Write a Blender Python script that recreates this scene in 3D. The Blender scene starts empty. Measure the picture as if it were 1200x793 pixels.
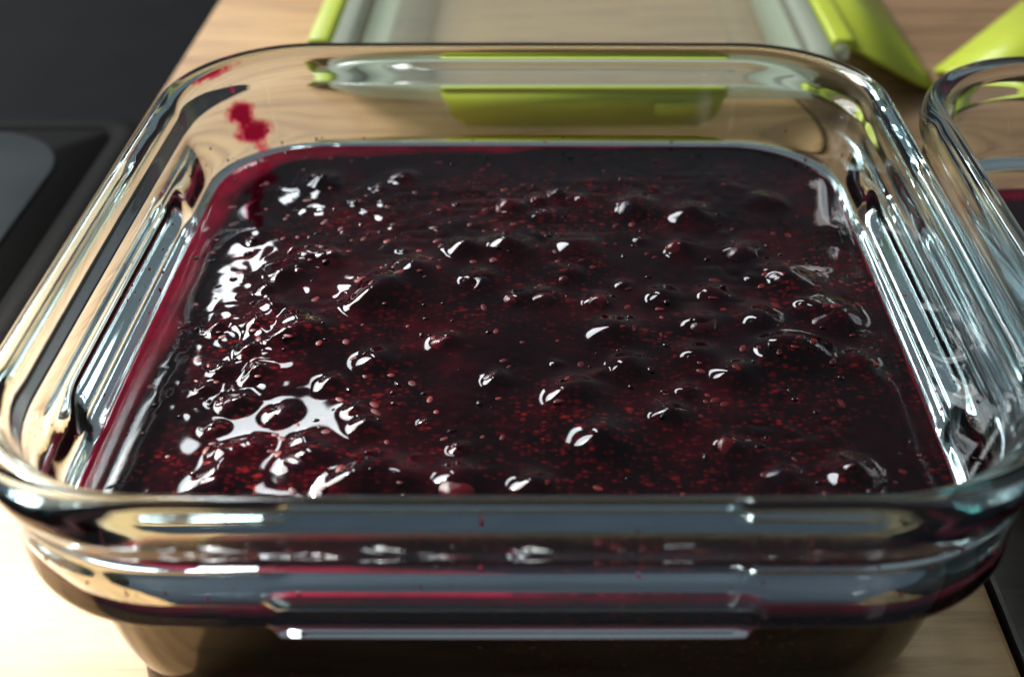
import bpy, bmesh, math, random
import numpy as np
from mathutils import Vector, Matrix

random.seed(7)
RNG = np.random.RandomState(11)
sc = bpy.context.scene
COL = sc.collection
PI = math.pi
R = math.radians

# ------------------------------------------------------------------ camera
CAM_Z = 0.1753
cam_d = bpy.data.cameras.new("camera")
cam = bpy.data.objects.new("camera", cam_d)
COL.objects.link(cam)
cam.location = (0, 0, CAM_Z)
cam.rotation_euler = (R(90 - 36.4), 0, 0)
cam_d.sensor_width = 36
cam_d.lens = 40.5
cam_d.shift_x = -0.0333
cam_d.clip_start = 0.005
cam_d.clip_end = 50
cam_d.dof.use_dof = True
cam_d.dof.focus_distance = 0.245
cam_d.dof.aperture_fstop = 12
sc.camera = cam

# ------------------------------------------------------------------ world: dim room
w = bpy.data.worlds.new("World")
sc.world = w
w.use_nodes = True
bg = w.node_tree.nodes["Background"]
bg.inputs[0].default_value = (0.80, 0.89, 1.0, 1)
bg.inputs[1].default_value = 0.20

# ------------------------------------------------------------------ lamps
TARGET = Vector((-0.01, 0.20, 0.03))


def area(name, az, el, dist, sx, sy, power, col, shape='RECTANGLE', aim=TARGET):
    d = bpy.data.lights.new(name, 'AREA')
    d.shape = shape
    d.size = sx
    d.size_y = sy
    d.energy = power
    d.color = col
    o = bpy.data.objects.new(name, d)
    COL.objects.link(o)
    v = Vector((math.sin(R(az)) * math.cos(R(el)), math.cos(R(az)) * math.cos(R(el)), math.sin(R(el))))
    o.location = Vector(aim) + v * dist
    o.rotation_euler = v.to_track_quat('Z', 'Y').to_euler()
    return o


# low sun through the kitchen window, the bright window split in two, an added soft fill at the left
def spot(name, aim, az, el, dist, cone, radius, power, col, blend):
    d = bpy.data.lights.new(name, 'SPOT')
    d.spot_size = R(cone)
    d.spot_blend = blend
    d.shadow_soft_size = radius
    d.energy = power
    d.color = col
    o = bpy.data.objects.new(name, d)
    COL.objects.link(o)
    v = Vector((math.sin(R(az)) * math.cos(R(el)), math.cos(R(az)) * math.cos(R(el)), math.sin(R(el))))
    o.location = Vector(aim) + v * dist
    o.rotation_euler = v.to_track_quat('Z', 'Y').to_euler()
    return o


spot("sunbeam_lamp", (-0.120, 0.175, 0.0), -40, 44, 2.6, 4.5, 0.04, 650, (1.0, 0.94, 0.83), 0.25)
area("split_window_lamp", -20.7, 35.5, 3.00, 0.21, 1.05, 15.0, (0.90, 0.96, 1.0))
area("split_window_lamp", -40.0, 35.5, 3.00, 0.62, 1.05, 45.0, (0.90, 0.96, 1.0))  # same window again; gap between the two added to shape the compote glare
area("side_fill_lamp", -57, 41, 0.95, 0.30, 0.46, 11.0, (1.0, 0.97, 0.92), aim=(-0.10, 0.38, 0.0))  # soft fill lamp added at the left to brighten the rear wood

sc.view_settings.view_transform = 'Standard'
sc.view_settings.look = 'None'
sc.view_settings.exposure = 0.0
sc.view_settings.gamma = 1.0
sc.view_settings.use_curve_mapping = False
cy = sc.cycles
cy.use_denoising = True
try:
    cy.denoiser = 'OPENIMAGEDENOISE'
except Exception:
    pass
cy.max_bounces = 24
cy.transmission_bounces = 20
cy.glossy_bounces = 10
cy.diffuse_bounces = 5
cy.transparent_max_bounces = 24
cy.caustics_refractive = True
cy.caustics_reflective = True
cy.blur_glossy = 0.2
cy.sample_clamp_indirect = 12
cy.use_guiding = True

# ------------------------------------------------------------------ materials


def mat(name):
    m = bpy.data.materials.new(name)
    m.use_nodes = True
    nt = m.node_tree
    b = nt.nodes["Principled BSDF"]
    return m, nt, b


def N(nt, kind, **kw):
    n = nt.nodes.new(kind)
    for k, v in kw.items():
        setattr(n, k, v)
    return n


def ramp(nt, fac, stops, interp='LINEAR'):
    r = nt.nodes.new('ShaderNodeValToRGB')
    r.color_ramp.interpolation = interp
    els = r.color_ramp.elements
    while len(els) < len(stops):
        els.new(0.5)
    for e, (p, c) in zip(els, stops):
        e.position = p
        e.color = (*c, 1) if len(c) == 3 else c
    nt.links.new(fac, r.inputs[0])
    return r.outputs[0]


def mixc(nt, fac, a, b, blend='MIX'):
    m = nt.nodes.new('ShaderNodeMix')
    m.data_type = 'RGBA'
    m.blend_type = blend
    for sock, v in ((m.inputs[0], fac), (m.inputs[6], a), (m.inputs[7], b)):
        if hasattr(v, 'is_linked'):
            nt.links.new(v, sock)
        elif isinstance(v, tuple):
            sock.default_value = (*v, 1)
        else:
            sock.default_value = v
    return m.outputs[2]


def coords(nt, scale=(1, 1, 1), which='Object'):
    t = nt.nodes.new('ShaderNodeTexCoord')
    mp = nt.nodes.new('ShaderNodeMapping')
    mp.inputs['Scale'].default_value = scale
    nt.links.new(t.outputs[which], mp.inputs[0])
    return mp.outputs[0]


def noise(nt, vec, scale, detail=4, rough=0.55):
    n = nt.nodes.new('ShaderNodeTexNoise')
    n.inputs['Scale'].default_value = scale
    n.inputs['Detail'].default_value = detail
    n.inputs['Roughness'].default_value = rough
    nt.links.new(vec, n.inputs['Vector'])
    return n.outputs['Fac']


def bump(nt, b, h, strength, dist):
    n = nt.nodes.new('ShaderNodeBump')
    n.inputs['Strength'].default_value = strength
    n.inputs['Distance'].default_value = dist
    nt.links.new(h, n.inputs['Height'])
    nt.links.new(n.outputs[0], b.inputs['Normal'])


def wood_mat(name, dark, light):
    m, nt, b = mat(name)
    v = coords(nt, (4, 38, 38))
    f = noise(nt, v, 5, 7, 0.62)
    v2 = coords(nt, (1.2, 7, 7))
    f2 = noise(nt, v2, 4, 3)
    c1 = ramp(nt, f, [(0.30, dark), (0.52, light), (0.75, tuple(min(1, x * 1.18) for x in light))])
    c2 = ramp(nt, f2, [(0.3, (0.72, 0.68, 0.62)), (0.7, (1, 1, 1))])
    nt.links.new(mixc(nt, 1.0, c1, c2, 'MULTIPLY'), b.inputs['Base Color'])
    b.inputs['Roughness'].default_value = 0.5
    b.inputs['Specular IOR Level'].default_value = 0.35
    bump(nt, b, f, 0.25, 0.0004)
    return m


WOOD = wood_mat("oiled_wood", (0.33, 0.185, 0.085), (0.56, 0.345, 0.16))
WOOD_SHADED = wood_mat("shaded_brown_wood", (0.030, 0.022, 0.017), (0.062, 0.048, 0.038))  # brown plank wood again, with the shade of the dishes darkened into its colour
WOOD_D = wood_mat("brown_wood", (0.17, 0.095, 0.05), (0.31, 0.19, 0.10))


def glass_mat(name, absorb, dens):
    m = bpy.data.materials.new(name)
    m.use_nodes = True
    nt = m.node_tree
    nt.nodes.remove(nt.nodes["Principled BSDF"])
    g = nt.nodes.new('ShaderNodeBsdfGlass')
    g.inputs['IOR'].default_value = 1.5
    nt.links.new(ramp(nt, noise(nt, coords(nt), 55, 4), [(0.42, (0.0,) * 3), (0.60, (0.035,) * 3), (0.75, (0.08,) * 3)]), g.inputs['Roughness'])
    g.inputs['Color'].default_value = (0.985, 0.995, 0.995, 1)
    out = nt.nodes["Material Output"]
    nt.links.new(g.outputs[0], out.inputs['Surface'])
    a = nt.nodes.new('ShaderNodeVolumeAbsorption')
    a.inputs['Color'].default_value = (*absorb, 1)
    a.inputs['Density'].default_value = dens
    nt.links.new(a.outputs[0], out.inputs['Volume'])
    return m


GLASS = glass_mat("clear_glass", (0.45, 0.80, 0.82), 14)


def jam_mat():
    m, nt, b = mat("berry_compote")
    v = coords(nt, (1, 1, 1))
    # pulp flecks suspended in the juice: small stretched cells, only here and there
    def flecks(scale, lo, hi, w, sx):
        vs = coords(nt, (1, sx, 1))
        dis = nt.nodes.new('ShaderNodeVectorMath')
        dis.operation = 'ADD'
        nz = nt.nodes.new('ShaderNodeTexNoise')
        nz.inputs['Scale'].default_value = scale * 1.6
        sc_ = nt.nodes.new('ShaderNodeVectorMath')
        sc_.operation = 'SCALE'
        sc_.inputs['Scale'].default_value = 0.5 / scale
        nt.links.new(vs, nz.inputs['Vector'])
        nt.links.new(nz.outputs['Color'], sc_.inputs[0])
        nt.links.new(vs, dis.inputs[0])
        nt.links.new(sc_.outputs[0], dis.inputs[1])
        vo = nt.nodes.new('ShaderNodeTexVoronoi')
        vo.inputs['Scale'].default_value = scale
        nt.links.new(dis.outputs[0], vo.inputs['Vector'])
        sep = nt.nodes.new('ShaderNodeSeparateColor')
        nt.links.new(vo.outputs['Color'], sep.inputs[0])
        pick = ramp(nt, sep.outputs[0], [(lo, (0, 0, 0)), (hi, (1, 1, 1))])
        size = ramp(nt, vo.outputs['Distance'], [(w * 0.1, (1, 1, 1)), (w * 0.6, (0.45, 0.45, 0.45)), (w * 1.1, (0, 0, 0))])
        return mixc(nt, 1.0, pick, size, 'MULTIPLY'), sep
    f1, sep = flecks(400, 0.62, 0.95, 0.46, 1.7)
    f2, _ = flecks(760, 0.40, 0.95, 0.55, 1.4)
    patch = ramp(nt, noise(nt, v, 30, 3), [(0.42, (0.04, 0.04, 0.04)), (0.62, (1, 1, 1))])
    f = mixc(nt, 1.0, mixc(nt, 1.0, f1, f2, 'LIGHTEN'), patch, 'MULTIPLY')
    fleck_c = ramp(nt, sep.outputs[1], [(0.0, (0.05, 0.002, 0.006)), (0.6, (0.13, 0.005, 0.008)), (1.0, (0.22, 0.012, 0.010))])
    mot = ramp(nt, noise(nt, v, 90, 5), [(0.34, (0.0025, 0.0004, 0.0009)), (0.54, (0.0075, 0.0006, 0.0014)), (0.72, (0.024, 0.0011, 0.0028))])
    base = mixc(nt, f, mot, fleck_c)
    # thin clear juice along the glass
    at = nt.nodes.new('ShaderNodeAttribute')
    at.attribute_name = 'film'
    film_c = ramp(nt, noise(nt, v, 120, 3), [(0.3, (0.12, 0.0018, 0.010)), (0.7, (0.28, 0.004, 0.028))])
    base = mixc(nt, at.outputs['Fac'], base, film_c)
    nt.links.new(base, b.inputs['Base Color'])
    b.inputs['Roughness'].default_value = 0.05
    b.inputs['IOR'].default_value = 1.36
    return m


JAM = jam_mat()


def berry_mat(name, cols, rough=0.10):
    m, nt, b = mat(name)
    oi = nt.nodes.new('ShaderNodeObjectInfo')
    c = ramp(nt, oi.outputs['Random'], [(i / max(1, len(cols) - 1), k) for i, k in enumerate(cols)])
    v = coords(nt, (1, 1, 1))
    n = ramp(nt, noise(nt, v, 300, 3), [(0.3, (0.55, 0.55, 0.55)), (0.7, (1.3, 1.3, 1.3))])
    nt.links.new(mixc(nt, 1.0, c, n, 'MULTIPLY'), b.inputs['Base Color'])
    b.inputs['Roughness'].default_value = rough
    b.inputs['IOR'].default_value = 1.42
    bump(nt, b, noise(nt, v, 520, 2), 0.15, 0.0003)
    return m


BERRY = berry_mat("dark_berry_skin", [(0.006, 0.002, 0.006), (0.012, 0.002, 0.006), (0.028, 0.003, 0.007), (0.008, 0.003, 0.010)])
RASP = berry_mat("red_berry_skin", [(0.025, 0.002, 0.005), (0.05, 0.003, 0.006), (0.09, 0.006, 0.008)])


def plastic(name, col, rough=0.35, trans=0.0):
    m, nt, b = mat(name)
    v = coords(nt)
    n = ramp(nt, noise(nt, v, 60, 3), [(0.3, tuple(x * 0.93 for x in col)), (0.7, col)])
    nt.links.new(n, b.inputs['Base Color'])
    b.inputs['Roughness'].default_value = rough
    b.inputs['IOR'].default_value = 1.49
    b.inputs['Subsurface Weight'].default_value = trans
    b.inputs['Subsurface Radius'].default_value = (0.004, 0.004, 0.0015)
    return m


LIME = plastic("lime_plastic", (0.49, 0.58, 0.045), 0.38, 0.0)


def thin_plastic(name, tint, gloss, haze):
    m = bpy.data.materials.new(name)
    m.use_nodes = True
    nt = m.node_tree
    nt.nodes.remove(nt.nodes["Principled BSDF"])
    t = nt.nodes.new('ShaderNodeBsdfTransparent')
    t.inputs[0].default_value = (*tint, 1)
    d = nt.nodes.new('ShaderNodeBsdfDiffuse')
    d.inputs[0].default_value = (0.84, 0.90, 0.80, 1)
    tr = nt.nodes.new('ShaderNodeBsdfTranslucent')
    tr.inputs[0].default_value = (0.84, 0.90, 0.80, 1)
    dd = nt.nodes.new('ShaderNodeMixShader')
    nt.links.new(d.outputs[0], dd.inputs[1])
    nt.links.new(tr.outputs[0], dd.inputs[2])
    m1 = nt.nodes.new('ShaderNodeMixShader')
    m1.inputs[0].default_value = haze
    nt.links.new(t.outputs[0], m1.inputs[1])
    nt.links.new(dd.outputs[0], m1.inputs[2])
    g = nt.nodes.new('ShaderNodeBsdfGlossy')
    g.inputs['Roughness'].default_value = gloss
    lw = nt.nodes.new('ShaderNodeLayerWeight')
    lw.inputs[0].default_value = 0.5
    fr = ramp(nt, lw.outputs['Facing'], [(0.0, (0.035,) * 3), (0.6, (0.07,) * 3), (0.85, (0.25,) * 3), (1.0, (0.9,) * 3)])
    m2 = nt.nodes.new('ShaderNodeMixShader')
    nt.links.new(fr, m2.inputs[0])
    nt.links.new(m1.outputs[0], m2.inputs[1])
    nt.links.new(g.outputs[0], m2.inputs[2])
    nt.links.new(m2.outputs[0], nt.nodes["Material Output"].inputs['Surface'])
    return m


LIDP = thin_plastic("clear_lid_plastic", (0.93, 0.95, 0.92), 0.10, 0.15)
GASK = thin_plastic("milky_silicone", (0.9, 0.95, 0.88), 0.3, 0.80)
EDGE = thin_plastic("frosted_edge", (0.92, 0.97, 0.90), 0.15, 0.42)


def dark_mat(name, lo, hi, rough, sc_=30):
    m, nt, b = mat(name)
    v = coords(nt)
    nt.links.new(ramp(nt, noise(nt, v, sc_, 5), [(0.35, lo), (0.65, hi)]), b.inputs['Base Color'])
    b.inputs['Roughness'].default_value = rough
    b.inputs['Specular IOR Level'].default_value = 0.03
    bump(nt, b, noise(nt, v, 900, 2), 0.08, 0.0003)
    return m


DARK = dark_mat("charcoal_laminate", (0.0030, 0.0031, 0.0040), (0.0042, 0.0044, 0.0054), 0.7)
SINKM = dark_mat("dark_composite", (0.0040, 0.0040, 0.0038), (0.0062, 0.0062, 0.0058), 0.65, 400)
FLOORM = dark_mat("floor_tile", (0.34, 0.38, 0.44), (0.42, 0.46, 0.52), 0.5, 8)
BASIN = dark_mat("grey_basin", (0.020, 0.025, 0.027), (0.027, 0.033, 0.036), 0.45)

# ------------------------------------------------------------------ mesh helpers


def obj(name, me, m=None, parent=None, loc=(0, 0, 0), rotz=0, smooth=True):
    o = bpy.data.objects.new(name, me)
    COL.objects.link(o)
    o.location = loc
    o.rotation_euler = (0, 0, rotz)
    if parent:
        o.parent = parent
    if m and not me.materials:
        me.materials.append(m)
    if smooth:
        me.polygons.foreach_set('use_smooth', [True] * len(me.polygons))
    return o


def empty(name, loc=(0, 0, 0), rotz=0):
    o = bpy.data.objects.new(name, None)
    COL.objects.link(o)
    o.location = loc
    o.rotation_euler = (0, 0, rotz)
    o.empty_display_size = 0.01
    return o


def tag(o, label=None, cat=None, group=None, kind=None):
    for k, v in (('label', label), ('category', cat), ('group', group), ('kind', kind)):
        if v:
            o[k] = v
    return o


def pydata(name, v, f):
    me = bpy.data.meshes.new(name)
    me.from_pydata(v, [], f)
    me.update()
    return me


def plan(hw, hd, r, o, nc=18, ns=14, bulge=0.0):
    """rounded rectangle outline inset by o, counter clockwise"""
    hw, hd = hw - o, hd - o
    r = max(min(r - o * 0.8, min(hw, hd) * 0.98), 0.002)
    pts = []
    cs = [(hw - r, hd - r, 0), (-hw + r, hd - r, 90), (-hw + r, -hd + r, 180), (hw - r, -hd + r, 270)]
    for i, (cx, cy_, a0) in enumerate(cs):
        for k in range(nc + 1):
            a = R(a0 + 90 * k / nc)
            pts.append((cx + r * math.cos(a), cy_ + r * math.sin(a)))
        nx = cs[(i + 1) % 4]
        a1 = R(a0 + 90)
        p0 = pts[-1]
        p1 = (nx[0] + r * math.cos(a1), nx[1] + r * math.sin(a1))
        for k in range(1, ns):
            t = k / ns
            pts.append((p0[0] * (1 - t) + p1[0] * t, p0[1] * (1 - t) + p1[1] * t))
    if bulge:
        q = []
        for x, y in pts:
            q.append((x * (1 + bulge * max(0, 1 - (y / hd) ** 2)), y * (1 + bulge * max(0, 1 - (x / hw) ** 2))))
        pts = q
    return pts


def catmull(p, n):
    out = []
    for i in range(len(p) - 1):
        a = p[max(i - 1, 0)]
        b, c = p[i], p[i + 1]
        d = p[min(i + 2, len(p) - 1)]
        for k in range(n):
            t = k / n
            out.append(tuple(0.5 * (2 * b[j] + (c[j] - a[j]) * t + (2 * a[j] - 5 * b[j] + 4 * c[j] - d[j]) * t * t
                                    + (3 * b[j] - a[j] - 3 * c[j] + d[j]) * t ** 3) for j in range(2)))
    out.append(p[-1])
    return out


def sstep(a, b, x):
    t = np.clip((x - a) / (b - a), 0, 1)
    return t * t * (3 - 2 * t)


def shell(name, hw, hd, r, prof, closed_caps=True, loop=False, nc=18, ns=14, bulge=0.0, bar=None):
    """sweep a profile of (inset, z) round a rounded rectangle"""
    V, F = [], []
    n = None
    for o, z in prof:
        pts = plan(hw, hd, r, o, nc, ns, bulge)
        if bar:
            d = bar(o, z)
            if d > 0:
                q = []
                for x, y in pts:
                    if abs(abs(x) - hw) < 0.02 and abs(y) < 0.05 and abs(x) > abs(y):
                        x += math.copysign(d * float(sstep(0.0425, 0.0350, abs(y))), x)
                    elif abs(y) < hd + 0.02 and abs(x) < 0.05 and abs(y) > abs(x):
                        y += math.copysign((d if y < 0 else 0.0) * float(sstep(0.0395, 0.0372, abs(x))), y)
                    q.append((x, y))
                pts = q
        n = len(pts)
        V += [(x, y, z) for x, y in pts]
    rings = len(prof)
    rr = rings if loop else rings - 1
    for i in range(rr):
        a, b = i * n, ((i + 1) % rings) * n
        for k in range(n):
            k2 = (k + 1) % n
            F.append((a + k, a + k2, b + k2, b + k))
    if closed_caps and not loop:
        c0, c1 = len(V), len(V) + 1
        V += [(0, 0, prof[0][1]), (0, 0, prof[-1][1])]
        e = (rings - 1) * n
        for k in range(n):
            k2 = (k + 1) % n
            F.append((c0, k2, k))
            F.append((c1, e + k, e + k2))
    return pydata(name, V, F)


def box_me(name, sx, sy, sz, bev=0.0, seg=2, centre=(0, 0, 0)):
    bm = bmesh.new()
    bmesh.ops.create_cube(bm, size=1)
    bmesh.ops.scale(bm, vec=(sx, sy, sz), verts=bm.verts)
    if bev:
        bmesh.ops.bevel(bm, geom=bm.edges[:], offset=bev, segments=seg, affect='EDGES', profile=0.6)
    bmesh.ops.translate(bm, vec=centre, verts=bm.verts)
    me = bpy.data.meshes.new(name)
    bm.to_mesh(me)
    bm.free()
    return me


# ------------------------------------------------------------------ setting
TABLE = -0.0100      # top of the wood
TS = 1.057
base = obj("worktop", box_me("worktop", 3.0, 2.6, 0.04, 0.002, 1, (0, 1.412, TABLE - 0.044)), DARK, smooth=False)
tag(base, "dark charcoal worktop stretching behind and under the planks", kind='structure')

fl = obj("floor", box_me("floor", 5.0, 5.0, 0.04, 0, 1, (0, 0.5, -0.92)), FLOORM, smooth=False)
tag(fl, "grey kitchen floor below the worktop", kind='structure')
wt = empty("wooden_worktop", (0, 0, 0))
tag(wt, "pale wooden worktop of broad planks under the glass dishes", kind='structure')
for x0, x1, y0, y1, m in ((-0.147, 0.0924, 0.108, 1.308, WOOD), (0.0937, 0.34, 0.108, 0.300, WOOD_SHADED), (0.0937, 0.34, 0.3013, 1.308, WOOD_D),  # right plank cut in two so its front piece carries the shaded colour
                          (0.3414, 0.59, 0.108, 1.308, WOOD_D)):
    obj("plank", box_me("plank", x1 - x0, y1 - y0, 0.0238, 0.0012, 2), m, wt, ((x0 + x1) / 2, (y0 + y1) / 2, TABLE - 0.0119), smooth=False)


# flat dark hob at the left
def hob():
    h = empty("hob", (-0.4075, 0.149, TABLE - 0.004))
    tag(h, "flat dark hob with a paler grey rounded panel left of the planks", "hob")
    hw, hd = 0.2590, 0.247
    prof = [(0.0, -0.019), (0.0, -0.0010), (0.0010, 0.0), (0.0092, 0.0), (0.0097, -0.0010), (0.0103, -0.0010), (0.0108, 0.0), (0.06, 0.0)]
    obj("plate", shell("plate", hw, hd, 0.014, prof, nc=8, ns=8), SINKM, h)
    obj("panel", shell("panel", hw - 0.021, hd - 0.013, 0.032, [(0.0, 0.0001), (0.0004, 0.0007), (0.0012, 0.0010), (0.03, 0.0010)], nc=12, ns=8), BASIN, h)
    return h


hob()

# ------------------------------------------------------------------ glass dishes
HW, HD, CR = 0.0912, 0.0895, 0.034
BULGE = 0.008
ZR = 0.055
OUT = [(0.030, -0.0091), (0.024, -0.0100), (0.0185, -0.0094), (0.0140, -0.0066), (0.0116, 0.000), (0.0100, 0.010), (0.0090, 0.018), (0.0082, 0.0232),
       (0.0072, 0.0250), (0.0052, 0.0256), (0.0034, 0.0260), (0.0025, 0.0266), (0.0022, 0.0278), (0.0022, 0.0310),
       (0.0023, 0.0360), (0.0023, 0.0400), (0.0020, 0.0430), (0.0012, 0.0448), (0.0004, 0.0468), (0.0, 0.0498), (0.0004, 0.0526),
       (0.0015, 0.0544), (0.0029, 0.0550)]
INN = [(0.0043, 0.0546), (0.0054, 0.0534), (0.0061, 0.0512), (0.0066, 0.0475), (0.0073, 0.0440), (0.0081, 0.0400), (0.0090, 0.0360), (0.0099, 0.0320),
       (0.0109, 0.0270), (0.0118, 0.0180), (0.0132, 0.0080), (0.0165, 0.0005), (0.0215, -0.0042), (0.0280, -0.0056), (0.0340, -0.0058)]
PROF = catmull(OUT + INN, 3)


def bar_depth(o, z):
    if o > 0.0056 and z < 0.0259 or o > 0.004 and z > 0.0275 or z > 0.0365:
        return 0.0
    return 0.0021 * min(1.0, (0.0365 - z) / 0.0095) * max(0.0, min(1.0, (z - 0.0256) / 0.0004))


dish_me = shell("glass_dish", HW, HD, CR, PROF, nc=26, ns=64, bulge=BULGE, bar=bar_depth)
D1 = (-0.0053, 0.2101, 0.0)
D2 = (0.1838, 0.2010, 0.0)
dish = obj("glass_dish", dish_me, GLASS, loc=D1)
tag(dish, "clear glass dish in the foreground filled with dark berry compote", "glass dish", "open glass storage dishes")
dish2 = dish.copy()
COL.objects.link(dish2)
dish2.location = D2
tag(dish2, "clear glass dish cut off by the right edge beside the full one", "glass dish", "open glass storage dishes")


# ------------------------------------------------------------------ compote
def vnoise(x, y, scale, seed):
    r = np.random.RandomState(seed)
    G = r.rand(64, 64)
    fx, fy = x * scale + 17.3, y * scale + 9.7
    ix, iy = np.floor(fx).astype(int), np.floor(fy).astype(int)
    tx, ty = fx - ix, fy - iy
    tx, ty = tx * tx * (3 - 2 * tx), ty * ty * (3 - 2 * ty)
    g = lambda a, b: G[a % 64, b % 64]
    return (g(ix, iy) * (1 - tx) + g(ix + 1, iy) * tx) * (1 - ty) + (g(ix, iy + 1) * (1 - tx) + g(ix + 1, iy + 1) * tx) * ty - 0.5


Z0 = 0.0280
INSET = 0.0108
bound = np.array(plan(HW, HD, CR, INSET, 40, 40, BULGE))
bang = np.arctan2(bound[:, 1], bound[:, 0])
brad = np.hypot(bound[:, 0], bound[:, 1])
_o = np.argsort(bang)
bang, brad = bang[_o], brad[_o]


def brad_at(a):
    return np.interp(a, bang, brad, period=2 * PI)


# berries seen in the photograph: photo pixel of each, its radius in mm, kind and how far it stands out
def on_compote(px, py, z=Z0 + 0.001):
    c, s = math.cos(R(36.4)), math.sin(R(36.4))
    u, v = (px - 640) / 1350, (py - 396.5) / 1350
    dy, dz = c - v * s, -s - v * c
    t = (z - CAM_Z) / dz
    return u * t - D1[0], dy * t - D1[1]


B = [  # px, py, r, kind(0 dark,1 red,2 raspberry)
    (740, 240, 4.6, 0), (815, 250, 4.0, 0), (905, 235, 3.4, 0), (636, 250, 2.4, 0), (548, 292, 3.6, 0), (598, 292, 4.4, 0),
    (668, 290, 5.0, 0), (800, 290, 3.6, 1), (872, 294, 3.6, 0), (932, 332, 4.6, 2), (836, 344, 3.6, 1), (632, 348, 3.4, 1),
    (602, 350, 2.4, 1), (716, 388, 4.2, 0), (822, 376, 4.2, 1), (892, 376, 4.4, 1), (972, 372, 4.4, 0), (812, 414, 3.4, 1),
    (864, 432, 4.2, 2), (736, 430, 3.6, 1), (672, 458, 4.8, 0), (700, 512, 5.2, 0), (540, 568, 4.6, 1), (622, 566, 3.6, 0),
    (446, 420, 3.4, 0), (480, 320, 4.4, 2), (456, 346, 4.6, 2), (430, 362, 3.2, 0), (358, 298, 3.2, 2), (388, 302, 3.0, 0),
    (340, 318, 3.4, 2), (470, 205, 3.0, 0), (385, 210, 3.4, 0), (320, 362, 2.6, 2), (300, 384, 2.4, 2), (340, 402, 2.8, 0), (345, 374, 2.2, 2), (322, 402, 2.0, 1), (288, 412, 2.0, 2),
    (262, 432, 2.0, 1), (300, 436, 2.2, 0), (268, 472, 2.2, 0), (250, 500, 1.8, 1), (262, 528, 2.4, 2), (255, 560, 3.6, 0), (330, 480, 2.2, 0),
    (285, 470, 1.8, 2), (240, 452, 1.6, 0), (366, 388, 3.4, 0), (310, 340, 1.8, 1),
    (296, 522, 2.4, 0), (440, 556, 4.4, 2), (470, 560, 3.4, 1), (360, 540, 4.2, 0), (400, 570, 4.2, 0), (580, 445, 2.4, 1),
    (918, 416, 5.0, 1), (950, 414, 4.2, 1), (780, 345, 3.4, 0), (1010, 420, 3.0, 1), (994, 556, 3.6, 1), (920, 556, 3.0, 0),
    (1000, 548, 2.6, 2), (780, 480, 3.0, 1), (860, 520, 2.6, 1), (910, 320, 3.2, 2), (950, 360, 3.0, 1), (600, 240, 3.4, 1),
    (660, 320, 3.4, 1), (560, 330, 3.6, 0), (520, 400, 2.6, 1), (388, 450, 2.4, 0), (428, 498, 2.8, 0), (820, 640, 4.6, 0),
    (300, 610, 4.6, 0), (480, 620, 4.2, 1), (650, 620, 4.6, 0), (980, 600, 4.2, 1), (1000, 270, 3.4, 0), (700, 350, 3.0, 1),
]
BP = []
for px, py, r, k in B:
    x, y = on_compote(px, py)
    BP.append((x, y, 1.2 * r / 1000, k))
# smaller fruit in between
tries = 0
while len(BP) < 105 and tries < 4000:
    tries += 1
    x, y = RNG.uniform(-0.068, 0.070), RNG.uniform(-0.07, 0.058)
    if vnoise(np.array([x]), np.array([y]), 45, 5)[0] < -0.06:
        continue
    r = RNG.uniform(0.0010, 0.0024)
    if all((x - a) ** 2 + (y - b) ** 2 > (0.9 * (r + c)) ** 2 for a, b, c, _ in BP):
        BP.append((x, y, r, int(RNG.choice([0, 0, 1, 2]))))


OFF = [(RNG.uniform(-.3, .3), RNG.uniform(-.3, .3), RNG.uniform(.28, .46), RNG.uniform(.7, 1.2)) for _ in BP]
LOBES = [[(RNG.uniform(-.75, .75), RNG.uniform(-.75, .75), RNG.uniform(.36, .6), RNG.uniform(.03, .085)) for _ in range(RNG.randint(2, 6))] for _ in BP]
SWELL = [(*on_compote(372, 222), 0.0060, 0.0006), (*on_compote(300, 268), 0.0050, 0.0006), (*on_compote(960, 340), 0.007, 0.0008),
         (*on_compote(470, 340), 0.009, 0.0014), (*on_compote(350, 390), 0.012, 0.0016), (*on_compote(900, 420), 0.010, 0.0010)]


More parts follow.
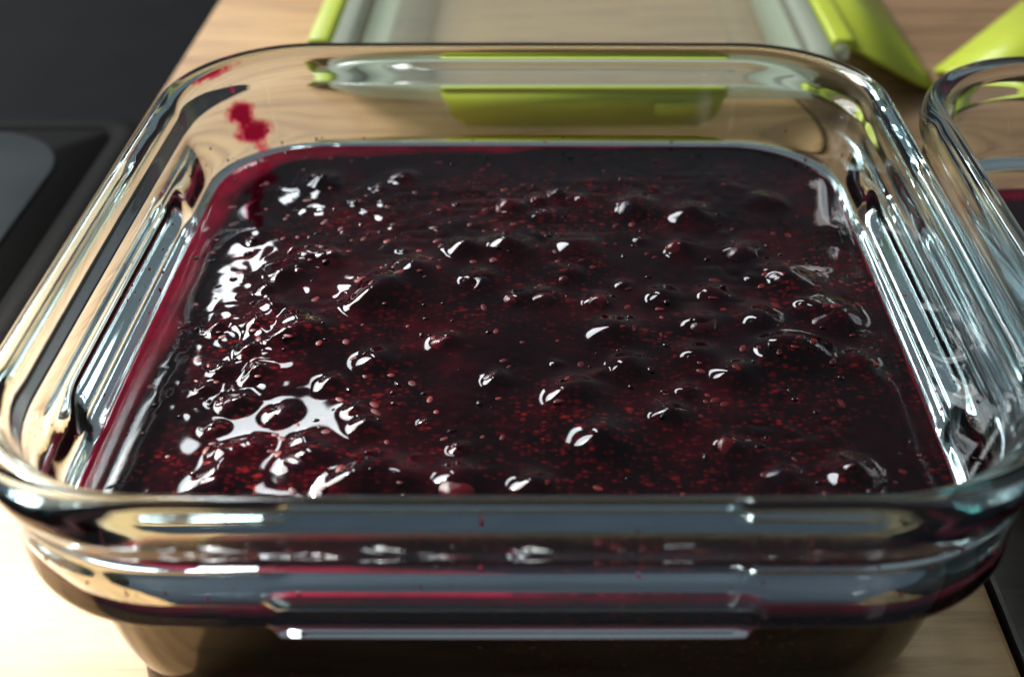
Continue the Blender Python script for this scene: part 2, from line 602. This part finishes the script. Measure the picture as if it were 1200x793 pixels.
def heights(x, y, berries=True):
    a = np.arctan2(y, x)
    rel = np.hypot(x, y) / brad_at(a)
    dist = (1 - rel) * brad_at(a)
    # left bank: the fruit mass starts along an uneven line, flat juice outside it
    wob = vnoise(x, y, 60, 3) * 0.008 + vnoise(x, y, 160, 4) * 0.003
    mass = sstep(0.006, 0.028, dist + wob)
    z = np.full_like(x, Z0)
    z += 0.0004 * np.exp(-dist / 0.0011) + 0.00012 * np.exp(-dist / 0.0040) * np.clip(-np.cos(a) * 1.5, 0, 1)                       # meniscus
    z += mass * (0.0004 + 0.0011 * vnoise(x, y, 24, 1) + 0.0006 * vnoise(x, y, 70, 2))
    z += mass * (0.00022 * vnoise(x, y, 170, 6) + 0.00002 * vnoise(x, y, 420, 7))
    pulpy = sstep(-0.12, 0.18, vnoise(x, y, 34, 12) + 0.22 * np.exp(-((x + 0.045) ** 2 + (y + 0.015) ** 2) / 0.028 ** 2))
    z += mass * pulpy * (0.00052 * np.abs(vnoise(x, y, 260, 13)) + 0.00026 * vnoise(x, y, 380, 14))
    if berries:
        for gx, gy, gs, ga in SWELL:
            z += ga * np.exp(-((x - gx) ** 2 + (y - gy) ** 2) / gs ** 2)
        for i, (bx, by, br, k) in enumerate(BP):
            for lx, ly, lr, la in LOBES[i]:
                m = (np.abs(x - bx - lx * br) < 1.6 * br) & (np.abs(y - by - ly * br) < 1.6 * br)
                q = ((x[m] - bx - lx * br) ** 2 + (y[m] - by - ly * br) ** 2) / (lr * br) ** 2
                z[m] += la * br * np.exp(-q) * sstep(0.001, 0.006, dist[m])
            bx, by = bx + OFF[i][0] * br, by + OFF[i][1] * br
            m = (np.abs(x - bx) < 3 * br) & (np.abs(y - by) < 3 * br)
            d2 = ((x[m] - bx) ** 2 + (y[m] - by) ** 2) / br ** 2
            z[m] += OFF[i][2] * br * np.exp(-d2 / OFF[i][3]) * sstep(0.001, 0.006, dist[m])
    return z, dist


def compote_mesh(name, n=190, berries=True):
    k = 2 * n + 1
    g = np.linspace(-1, 1, k)
    U, Vv = np.meshgrid(g, g, indexing='ij')
    m = np.maximum(np.abs(U), np.abs(Vv))
    a = np.arctan2(Vv, U)
    rad = m * brad_at(a)
    X, Y = rad * np.cos(a), rad * np.sin(a)
    x, y = X.ravel(), Y.ravel()
    z, dist = heights(x, y, berries)
    verts = np.stack([x, y, z], 1)
    idx = np.arange(k * k).reshape(k, k)
    F = np.stack([idx[:-1, :-1], idx[1:, :-1], idx[1:, 1:], idx[:-1, 1:]], -1).reshape(-1, 4).tolist()
    # border loop and walls following the inside of the glass, pressed 0.1 mm into it
    loop = list(idx[:, 0]) + list(idx[-1, 1:]) + list(idx[-2::-1, -1]) + list(idx[0, -2:0:-1])
    V = verts.tolist()
    prof = [(o, zz) for o, zz in catmull(INN, 3) if zz < Z0 - 0.001]
    prev = loop
    for o, zz in prof:
        pts = np.array(plan(HW, HD, CR, o - 0.00012, 40, 40, BULGE))
        aa = np.arctan2(pts[:, 1], pts[:, 0])
        rr = np.hypot(pts[:, 0], pts[:, 1])
        q = np.argsort(aa)
        cur = []
        for i in loop:
            an = math.atan2(verts[i, 1], verts[i, 0])
            rd = np.interp(an, aa[q], rr[q], period=2 * PI)
            cur.append(len(V))
            V.append([rd * math.cos(an), rd * math.sin(an), zz - 0.00012])
        L = len(loop)
        for i in range(L):
            j = (i + 1) % L
            F.append([prev[j], prev[i], cur[i], cur[j]])
        prev = cur
    c = len(V)
    V.append([0, 0, prof[-1][1] - 0.00012])
    for i in range(len(prev)):
        F.append([prev[(i + 1) % len(prev)], prev[i], c])
    me = pydata(name, V, F)
    # juice film: wide at the left and rear, thin at the right
    an = np.arctan2(y, x)
    wl = 0.0003 + 0.0060 * np.clip(-np.cos(an), 0, 1) ** 0.7 + 0.0026 * np.clip(np.sin(an), 0, 1) * np.clip(0.6 - np.cos(an), 0, 1)
    film = 1 - sstep(0.35 * wl, wl * 1.25, dist + (vnoise(x, y, 220, 8) * 0.0018 + vnoise(x, y, 70, 9) * 0.0030) * np.clip(wl / 0.0045, 0.1, 1))
    full = np.zeros(len(V))
    full[:len(film)] = film
    zz_ = np.array([v[2] for v in V[len(film):]])
    an_ = np.array([math.atan2(v[1], v[0]) for v in V[len(film):]])
    full[len(film):] = 0.04 * np.clip((zz_ - (Z0 - 0.004)) / 0.003, 0, 1)
    at = me.attributes.new('film', 'FLOAT', 'POINT')
    at.data.foreach_set('value', full)
    me.materials.append(JAM)
    return me


def berry_mesh(name, kind, seed):
    rnd = random.Random(seed)
    bm = bmesh.new()
    if kind == 2:      # cluster of drupelets, cooked and collapsed
        for i in range(11):
            th = 2 * PI * i / 8 + rnd.uniform(-.3, .3)
            ring = 0.62 if i < 8 else 0.22
            c = Vector((ring * math.cos(th), ring * math.sin(th), (0.25 if i < 8 else 0.55) + rnd.uniform(-.1, .1)))
            r = rnd.uniform(0.28, 0.40)
            ret = bmesh.ops.create_icosphere(bm, subdivisions=2, radius=r)
            bmesh.ops.translate(bm, vec=c, verts=ret['verts'])
        ret = bmesh.ops.create_icosphere(bm, subdivisions=2, radius=0.72)
        bmesh.ops.scale(bm, vec=(1, 1, 0.8), verts=ret['verts'])
    else:
        bmesh.ops.create_icosphere(bm, subdivisions=4, radius=1.0)
        ph = [rnd.uniform(0, 6) for _ in range(6)]
        for v in bm.verts:
            p = v.co
            d = 1 + 0.07 * math.sin(2.3 * p.x + ph[0]) + 0.07 * math.sin(2.9 * p.y + ph[1]) + 0.05 * math.sin(4.5 * p.z + ph[2] + 2 * p.x)
            d += 0.03 * math.sin(7 * p.x + ph[3]) * math.sin(6 * p.y + ph[4])
            v.co = p * d
        # little crown scar
        ax = Vector((rnd.uniform(-1, 1), rnd.uniform(-1, 1), 0.6)).normalized()
        for v in bm.verts:
            c = v.co.normalized().dot(ax)
            if c > 0.93:
                v.co *= 1 - 0.16 * min(1, (c - 0.93) / 0.03)
    me = bpy.data.meshes.new(name)
    bm.to_mesh(me)
    bm.free()
    me.materials.append({0: BERRY, 1: RASP, 2: RASP}[kind])
    me.polygons.foreach_set('use_smooth', [True] * len(me.polygons))
    return me


CB = -0.0058
comp = empty("berry_compote", (D1[0], D1[1], CB))
tag(comp, "dark glossy berry compote with whole berries filling the front dish", "compote", "berry compote in the glass dishes")
cm = compote_mesh("sauce")
obj("sauce", cm, None, comp, (0, 0, -CB))
variants = {k: [berry_mesh("berry", k, 10 * k + s) for s in range(5)] for k in (0, 1, 2)}
bx = np.array([b[0] for b in BP])
by = np.array([b[1] for b in BP])
hz, _ = heights(bx.copy(), by.copy(), False)
for (x, y, r, k), h in zip(BP, hz):
    if math.hypot(x, y) > 0.97 * float(brad_at(np.array([math.atan2(y, x)]))[0]) - r:
        continue
    o = bpy.data.objects.new("berry", random.choice(variants[k]))
    COL.objects.link(o)
    o.parent = comp
    sq = random.uniform(0.72, 0.95)
    o.scale = (r * random.uniform(0.9, 1.12), r * random.uniform(0.9, 1.12), r * sq)
    o.rotation_euler = (random.uniform(-.4, .4), random.uniform(-.4, .4), random.uniform(0, 6.28))
    o.location = (x, y, h - CB - r * (0.50 if k != 2 else 0.38))


def scatter_blobs(name, n, rlo, rhi, flat, m, lift, seed, test):
    rs = np.random.RandomState(seed)
    t = bmesh.new()
    bmesh.ops.create_icosphere(t, subdivisions=2, radius=1.0)
    tv = np.array([v.co[:] for v in t.verts])
    tf = [[v.index for v in f.verts] for f in t.faces]
    t.free()
    xs, ys = [], []
    while len(xs) < n:
        x, y = rs.uniform(-0.078, 0.078), rs.uniform(-0.076, 0.076)
        d = float(brad_at(np.array([math.atan2(y, x)]))[0]) - math.hypot(x, y)
        if d > 0.0006 and test(x, y, d, rs):
            xs.append(x)
            ys.append(y)
    z, _ = heights(np.array(xs), np.array(ys))
    V, F = [], []
    for x, y, h in zip(xs, ys, z):
        r = rs.uniform(rlo, rhi)
        s = np.array([r * rs.uniform(0.8, 1.9), r * rs.uniform(0.7, 1.1), r * flat])
        a = rs.uniform(0, 6.28)
        p = tv * s
        p = np.stack([p[:, 0] * math.cos(a) - p[:, 1] * math.sin(a), p[:, 0] * math.sin(a) + p[:, 1] * math.cos(a), p[:, 2]], 1)
        k = len(V)
        V += (p + np.array([x, y, h + lift * r - CB])).tolist()
        F += [[k + i for i in f] for f in tf]
    me = pydata(name, V, F)
    o = obj(name, me, m, comp)
    o['kind'] = 'stuff'
    return o


def pulp_mat():
    m, nt, b = mat("red_pulp")
    v = coords(nt)
    c = ramp(nt, noise(nt, v, 160, 3), [(0.3, (0.035, 0.002, 0.005)), (0.5, (0.09, 0.005, 0.007)), (0.72, (0.20, 0.018, 0.010))])
    nt.links.new(c, b.inputs['Base Color'])
    b.inputs['Roughness'].default_value = 0.42
    b.inputs['Specular IOR Level'].default_value = 0.25
    return m


scatter_blobs("fruit_pulp", 230, 0.0006, 0.0012, 0.24, pulp_mat(), -0.16, 3,
              lambda x, y, d, rs: d > 0.006 and vnoise(np.array([x]), np.array([y]), 40, 21)[0] + 0.5 > rs.rand() * 0.9)
scatter_blobs("froth_bubble", 260, 0.00030, 0.00075, 0.42, JAM, 0.05, 4,
              lambda x, y, d, rs: d < 0.003 or rs.rand() < (0.12 if x < -0.03 and y < 0.03 else 0.07))

def splashes():
    rs = np.random.RandomState(9)
    t = bmesh.new()
    bmesh.ops.create_icosphere(t, subdivisions=1, radius=1.0)
    tv = [v.co.copy() for v in t.verts]
    tf = [[v.index for v in f.verts] for f in t.faces]
    t.free()
    zz = [p[1] for p in INN][::-1]
    oo = [p[0] for p in INN][::-1]
    V, F = [], []
    for _ in range(90):
        z = Z0 + 0.0012 + rs.exponential(0.0035)
        if z > 0.046:
            continue
        pts = plan(HW, HD, CR, float(np.interp(z, zz, oo)), 26, 22, BULGE)
        p = pts[rs.randint(len(pts))]
        r = rs.uniform(0.00012, 0.00042) * (1.6 if rs.rand() < .15 else 1)
        k = len(V)
        V += [(p[0] + c.x * r, p[1] + c.y * r, z - CB + c.z * r * 1.3) for c in tv]
        F += [[k + i for i in f] for f in tf]
    o = obj("splash", pydata("splash", V, F), SPLASH, comp)
    o['kind'] = 'stuff'


SPLASH = plastic("crimson_juice", (0.30, 0.006, 0.03), 0.12)
splashes()

comp2 = obj("berry_compote", compote_mesh("compote_beside", 70, False), None, None, (D2[0], D2[1], -0.00137))
comp2.scale = (1, 1, 0.763)
tag(comp2, "dark berry compote in the dish cut off at right", "compote", "berry compote in the glass dishes")


# ------------------------------------------------------------------ smear of compote on the rear left of the glass
def smear():
    m = bpy.data.materials.new("crimson_smear")
    m.use_nodes = True
    nt = m.node_tree
    b = nt.nodes["Principled BSDF"]
    v = coords(nt)
    at = nt.nodes.new('ShaderNodeAttribute')
    at.attribute_name = 'thickness'
    c = ramp(nt, at.outputs['Fac'], [(0.2, (0.85, 0.20, 0.28)), (0.6, (0.70, 0.05, 0.12)), (1.0, (0.36, 0.006, 0.035))])
    nt.links.new(c, b.inputs['Base Color'])
    b.inputs['Roughness'].default_value = 0.15
    tr = nt.nodes.new('ShaderNodeBsdfTranslucent')
    nt.links.new(c, tr.inputs[0])
    mx = nt.nodes.new('ShaderNodeMixShader')
    mx.inputs[0].default_value = 0.5
    nt.links.new(b.outputs[0], mx.inputs[1])
    nt.links.new(tr.outputs[0], mx.inputs[2])
    at = nt.nodes.new('ShaderNodeAttribute')
    at.attribute_name = 'thickness'
    tp = nt.nodes.new('ShaderNodeBsdfTransparent')
    nt.links.new(ramp(nt, at.outputs['Fac'], [(0.0, (1, 0.97, 0.97)), (0.4, (0.95, 0.35, 0.42)), (1.0, (0.7, 0.03, 0.10))]), tp.inputs[0])
    m2 = nt.nodes.new('ShaderNodeMixShader')
    nt.links.new(ramp(nt, at.outputs['Fac'], [(0.0, (0, 0, 0)), (0.35, (0.22,) * 3), (0.8, (0.85,) * 3)]), m2.inputs[0])
    nt.links.new(tp.outputs[0], m2.inputs[1])
    nt.links.new(mx.outputs[0], m2.inputs[2])
    nt.links.new(m2.outputs[0], nt.nodes["Material Output"].inputs[0])
    rows, cols = 130, 120
    zz = [p[1] for p in INN][::-1]
    oo = [p[0] for p in INN][::-1]
    T = np.linspace(0.22, 0.85, cols)
    Zs = np.linspace(0.0292, 0.0540, rows)
    V, den = [], []
    blobs = [(0.50, 0.0478, 0.026, 0.0012, .75), (0.50, 0.0420, 0.085, 0.0022, 1.35), (0.48, 0.0395, 0.050, 0.0022, .8),
             (0.445, 0.0362, 0.115, 0.0019, 1.35), (0.43, 0.0345, 0.080, 0.0014, .7), (0.41, 0.0310, 0.075, 0.0022, .5),
             (0.56, 0.0535, 0.16, 0.0014, .60), (0.70, 0.0538, 0.08, 0.0008, .5)]
    for z in Zs:
        o = float(np.interp(z, zz, oo))
        pts = np.array(plan(HW, HD, CR, o + 0.00012, 26, 22, BULGE))[26 + 22 + 1:26 + 22 + 28]
        pin = np.array(plan(HW, HD, CR, o + 0.00112, 26, 22, BULGE))[26 + 22 + 1:26 + 22 + 28]
        k = np.linspace(0, 1, len(pts))
        for t in T:
            d = sum(w * math.exp(-((t - a) / ta) ** 2 - ((z - b_) / tb) ** 2) for a, b_, ta, tb, w in blobs)
            n = vnoise(np.array([t * 0.05]), np.array([z]), 900, 31)[0] * 0.5 + vnoise(np.array([t * 0.05]), np.array([z]), 2200, 32)[0] * 0.25
            d = max(0.0, min(1.0, (d + n * (0.45 + 0.55 * d) - 0.24) * 1.5))
            p = np.array([np.interp(t, k, pts[:, 0]), np.interp(t, k, pts[:, 1])])
            q = np.array([np.interp(t, k, pin[:, 0]), np.interp(t, k, pin[:, 1])])
            p = p + (q - p) * (0.7 * d)
            V.append((p[0] + D1[0], p[1] + D1[1], z))
            den.append(d)
    F = []
    for i in range(rows - 1):
        for j in range(cols - 1):
            f = (i * cols + j, i * cols + j + 1, (i + 1) * cols + j + 1, (i + 1) * cols + j)
            if max(den[x] for x in f) > 0.02:
                F.append(f)
    used = sorted({x for f in F for x in f})
    mp = {x: i for i, x in enumerate(used)}
    me = pydata("jam_smear", [V[x] for x in used], [tuple(mp[x] for x in f) for f in F])
    a_ = me.attributes.new('thickness', 'FLOAT', 'POINT')
    a_.data.foreach_set('value', [den[x] for x in used])
    o = obj("jam_smear", me, m)
    tag(o, "crimson smear of compote down the inside rear left corner of the glass", "smear")


smear()


# ------------------------------------------------------------------ clip lids
def flap_me(L, drop, out, t=0.0022):
    """flap hanging from y=0,z=0 outward along +x, down to -drop; L along y; grip lip at the lower end"""
    prof = [(0, 0), (out * 0.5, -drop * 0.5), (out, -drop)]
    bm = bmesh.new()
    d = Vector((out, 0, -drop)).normalized()
    nrm = Vector((-d.z, 0, d.x))
    ln = math.hypot(out, drop)
    outline = [(-L / 2, 0.0), (L / 2, 0.0), (L / 2 - 0.003, ln * 0.8), (L / 2 - 0.008, ln), (-L / 2 + 0.008, ln), (-L / 2 + 0.003, ln * 0.8)]
    vs0 = [bm.verts.new(Vector((0, y, 0)) + d * s) for y, s in outline]
    f = bm.faces.new(vs0)
    ret = bmesh.ops.extrude_face_region(bm, geom=[f])
    bmesh.ops.translate(bm, vec=nrm * t, verts=[v for v in ret['geom'] if isinstance(v, bmesh.types.BMVert)])
    bmesh.ops.recalc_face_normals(bm, faces=bm.faces)
    bmesh.ops.bevel(bm, geom=bm.edges[:], offset=0.0006, segments=2, affect='EDGES')
    me = bpy.data.meshes.new("flap")
    bm.to_mesh(me)
    bm.free()
    return me


def lid(loc, rotz, scale, label, outs):
    root = empty("clip_lid", loc, rotz)
    root.scale = (scale,) * 3
    tag(root, label, "lid", "clear lids with lime clips behind the dishes")
    hw, hd = 0.086, 0.100
    prof = [(0.0, 0.010), (0.0, 0.0205), (0.0006, 0.0222), (0.0022, 0.0232), (0.0055, 0.0232), (0.0068, 0.0226), (0.0080, 0.0205),
            (0.0090, 0.0190), (0.0180, 0.0190), (0.0200, 0.0196), (0.0215, 0.0215), (0.0235, 0.0222), (0.035, 0.0222),
            (0.035, 0.0208), (0.0240, 0.0208), (0.0228, 0.0200), (0.0210, 0.0180), (0.0190, 0.0176), (0.0085, 0.0176), (0.0068, 0.0192), (0.0056, 0.0216),
            (0.0028, 0.0216), (0.0018, 0.0206), (0.0016, 0.010)]
    body = shell("panel", hw, hd, 0.032, prof, closed_caps=False, loop=True, nc=12, ns=6)
    # pane over the middle
    bm = bmesh.new()
    bm.from_mesh(body)
    pts = plan(hw, hd, 0.032, 0.0351, 12, 6)
    for z, flip in ((0.0222, False), (0.0208, True)):
        vs = [bm.verts.new((x, y, z)) for x, y in (pts[::-1] if flip else pts)]
        bm.faces.new(vs)
    bm.to_mesh(body)
    bm.free()
    obj("panel", body, LIDP, root, smooth=True)
    ed = shell("edge", hw, hd, 0.032, [(-0.0003, 0.0098), (-0.0003, 0.0206), (0.0005, 0.0225), (0.0022, 0.0235), (0.0056, 0.0235), (0.0069, 0.0229), (0.0080, 0.0210)],
               closed_caps=False, nc=12, ns=6)
    obj("edge", ed, EDGE, root)
    gk = shell("gasket", hw, hd, 0.032, [(0.0088, 0.0130), (0.0088, 0.0172), (0.0176, 0.0172), (0.0176, 0.0130)], closed_caps=False, loop=True, nc=12, ns=6)
    obj("gasket", gk, GASK, root, smooth=False)
    nub = bmesh.new()  # small pale raised nub on the pane
    bmesh.ops.create_uvsphere(nub, u_segments=16, v_segments=8, radius=0.0035)
    bmesh.ops.scale(nub, vec=(1.6, 1, 0.25), verts=nub.verts)
    me = bpy.data.meshes.new("pale_nub")
    nub.to_mesh(me)
    nub.free()
    obj("pale_nub", me, GASK, root, (0.006, -0.012, 0.0222))
    for i, (drop, out) in enumerate(outs):
        a = i * PI / 2
        L = 0.128 if i % 2 == 0 else 0.090
        e = hw if i % 2 == 0 else hd
        M = Matrix.Rotation(a, 4, 'Z')
        cl = box_me("clip", 0.0075, L, 0.0050, 0.0012, 2)
        c = obj("clip", cl, LIME, root, M @ Vector((e + 0.0045, 0, 0.0207)), a)
        f = obj("flap", flap_me(L, drop, out), LIME, c, (0.0030, 0, -0.0015))
        if i == 3:
            r_ = obj("grip", box_me("grip", 0.0010, 0.016, 0.0055, 0.0003, 1), LIME, c, (0.0062 + out * 0.6, 0.030, -drop * 0.62))
        h = obj("hinge", box_me("hinge", 0.004, 0.006, 0.004, 0.001, 2), LIDP, root, M @ Vector((e + 0.003, L / 2 + 0.004, 0.0205)), a)
        h2 = obj("hinge", h.data, LIDP, root, M @ Vector((e + 0.003, -L / 2 - 0.004, 0.0205)), a)
    return root


# flaps: right, rear, left, front
lid((0.0120 * TS, 0.4430 * TS, TABLE), 0, TS, "clear clip lid with lime flaps lying right behind the front dish",
    [(0.0188, 0.034), (0.018, 0.004), (0.018, 0.003), (0.0150, 0.0015)])
rz = R(-38.6)
e0 = Vector((0.149, 0.409)) * TS
dr = Vector((0.0526, 0.066)).normalized()
nr = Vector((dr.y, -dr.x))
cen = e0 + dr * 0.037 * TS + nr * (0.8 * TS * (0.086 + 0.0075 + 0.046))
lid((cen.x, cen.y, TABLE), rz, 0.8 * TS, "lid whose bright lime flap points up in the top right corner behind the second dish",
    [(0.018, 0.004), (0.018, 0.004), (0.0188, 0.046), (0.018, 0.004)])
